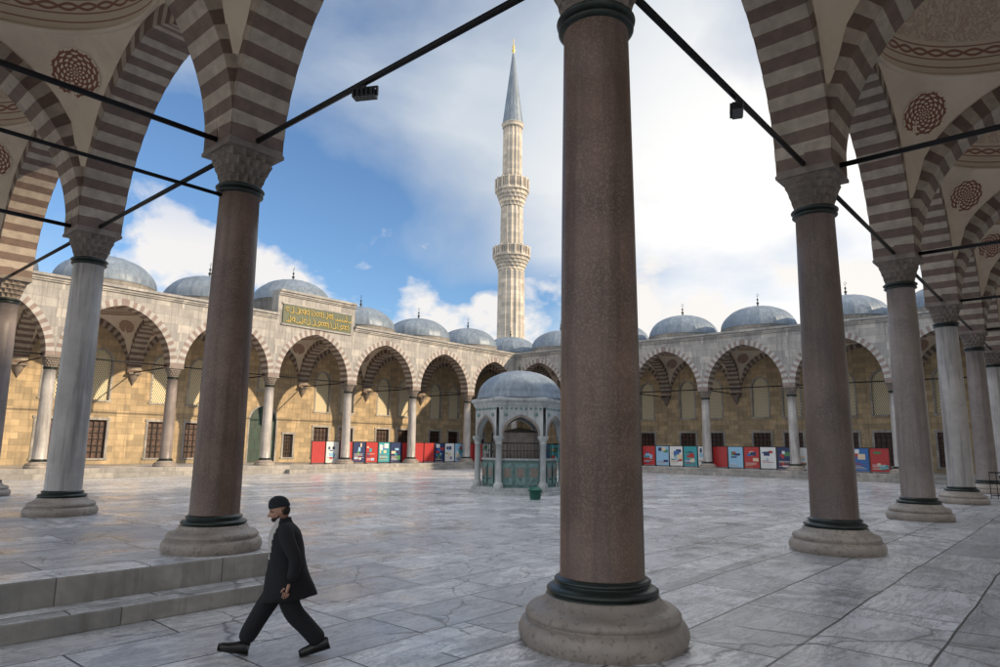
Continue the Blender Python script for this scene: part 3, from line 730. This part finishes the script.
hand('left_hand',(-.015,.298,.79),(.25,-.02,-.95),1); hand('right_hand',(.165,-.245,.805),(.4,.05,-.85),-1)
def shoe(name,heel,pitch,yaw=0):
    b=MB(); prof=[(-.09,.036,.07),(-.06,.042,.085),(0,.042,.085),(.06,.045,.065),(.12,.05,.05),(.17,.044,.042),(.205,.02,.03)]
    rows=[]
    for x,wd,ht in prof:
        rows.append([b.vert(x,wd*cos(t)*(1 if sin(t)>0 else 1.05),max(-.02,ht*sin(t))if sin(t)>0 else -.02) for t in [2*pi*j/16 for j in range(16)]])
    for a,c in zip(rows,rows[1:]):
        for j in range(16): b.face((a[j],a[(j+1)%16],c[(j+1)%16],c[j]),0,True)
    b.face(rows[0],0); b.face(rows[-1][::-1],0)
    b.box(-.095,.20,-.046,.046,-.034,-.019,0)
    o=obj(name,b.mesh(name,['shoe']),parent=man); o.location=heel; o.rotation_euler=(0,pitch,yaw); o.scale=(1.12,1.1,1.1)
shoe('left_shoe',(-.39,.10,.09),radians(14)); shoe('right_shoe',(.47,-.09,.066),radians(-12))
# ------------------------------------------------------------ camera
t=.1646; ro=.0128
r=Vector((sin(YAW),-cos(YAW),0)); fw=Vector((cos(t)*cos(YAW),cos(t)*sin(YAW),sin(t))); u=r.cross(fw)
r2=r*cos(ro)+u*sin(ro); u2=u*cos(ro)-r*sin(ro)
mat=Matrix((r2,u2,-fw)).transposed().to_4x4(); mat.translation=Vector((0,0,H))
cam=bpy.data.cameras.new('camera'); co=bpy.data.objects.new('camera',cam); scene.collection.objects.link(co); co.matrix_world=mat
cam.sensor_width=36; cam.lens=674.15/1000*36; cam.clip_end=8000; cam.clip_start=.05; scene.camera=co
# ------------------------------------------------------------ light
sx,sy=.45,-1.0; EL=radians(22); az=atan2(sx,sy)
sd=Vector((sin(az)*cos(EL),cos(az)*cos(EL),sin(EL)))
sun=bpy.data.lights.new('sun','SUN'); sun.energy=5.0; sun.angle=radians(1.); sun.color=(1,.79,.54)
so=bpy.data.objects.new('sun',sun); scene.collection.objects.link(so); so.rotation_euler=sd.to_track_quat('Z','Y').to_euler()
w=bpy.data.worlds.new('World'); scene.world=w; w.use_nodes=True; nt=w.node_tree; nt.nodes.clear()
class WN(NT):
    def __init__(s,t): s.t=t
k=WN(nt)
out=k.n('ShaderNodeOutputWorld'); bg=k.n('ShaderNodeBackground'); k.l(bg.outputs[0],out.inputs[0]); bg.inputs[1].default_value=.15
sk=k.n('ShaderNodeTexSky',sky_type='NISHITA'); sk.sun_disc=False; sk.sun_elevation=EL; sk.sun_rotation=az%(2*pi); sk.air_density=1.; sk.dust_density=.4; sk.ozone_density=3.
tc=k.n('ShaderNodeTexCoord'); D=tc.outputs['Generated']; sp=k.n('ShaderNodeSeparateXYZ'); k.l(D,sp.inputs[0])
mp=k.n('ShaderNodeMapping'); mp.inputs['Scale'].default_value=(1,1,1.8); mp.inputs['Location'].default_value=(2.1,.6,.3); k.l(D,mp.inputs[0])
n1=k.noise(mp.outputs[0],2.0,6,.5,.25)
mpb=k.n('ShaderNodeMapping'); mpb.inputs['Scale'].default_value=(1,1,1.5); mpb.inputs['Location'].default_value=(.35,1.9,.1); k.l(D,mpb.inputs[0])
n2=k.noise(mpb.outputs[0],6.,6,.52,.15)
dt=k.n('ShaderNodeVectorMath',operation='DOT_PRODUCT'); k.l(D,dt.inputs[0]); dt.inputs[1].default_value=(.90,.25,.35)
bias=k.ramp(dt.outputs['Value'],.84,.99)
gl=k.n('ShaderNodeVectorMath',operation='DOT_PRODUCT'); k.l(D,gl.inputs[0]); gl.inputs[1].default_value=(.93,.28,.24)
glow=k.ramp(gl.outputs['Value'],.90,.99)
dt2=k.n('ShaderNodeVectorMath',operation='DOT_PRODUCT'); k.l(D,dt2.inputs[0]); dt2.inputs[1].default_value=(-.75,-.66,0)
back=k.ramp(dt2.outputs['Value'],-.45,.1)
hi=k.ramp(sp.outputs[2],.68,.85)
unseen_sky=k.math('MAXIMUM',back,hi)
low=k.ramp(sp.outputs[2],.36,.16)
m_=k.math('ADD',n1,k.math('MULTIPLY',bias,.34)); m_=k.math('ADD',m_,k.math('MULTIPLY',unseen_sky,.24))
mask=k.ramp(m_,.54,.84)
mlow=k.ramp(k.math('ADD',n2,k.math('MULTIPLY',low,.16)),.62,.70)
mlow=k.math('MULTIPLY',mlow,k.ramp(sp.outputs[2],.42,.26))
cl=k.mix(glow,(3.8,4.3,4.9),(7.6,7.4,7.1))
cl=k.mix(k.math('MULTIPLY',k.ramp(n2,.3,.7),.25),cl,(6.8,6.8,6.8))
fill_cl=k.mix(back,(19.,19.4,20.2),(10.6,10.6,10.6))  # unseen clouds overhead and behind camera, brightened to light court and gallery
cl=k.mix(unseen_sky,cl,fill_cl)
skc=k.mix(1.,sk.outputs[0],(.90,1.02,1.12),'MULTIPLY')
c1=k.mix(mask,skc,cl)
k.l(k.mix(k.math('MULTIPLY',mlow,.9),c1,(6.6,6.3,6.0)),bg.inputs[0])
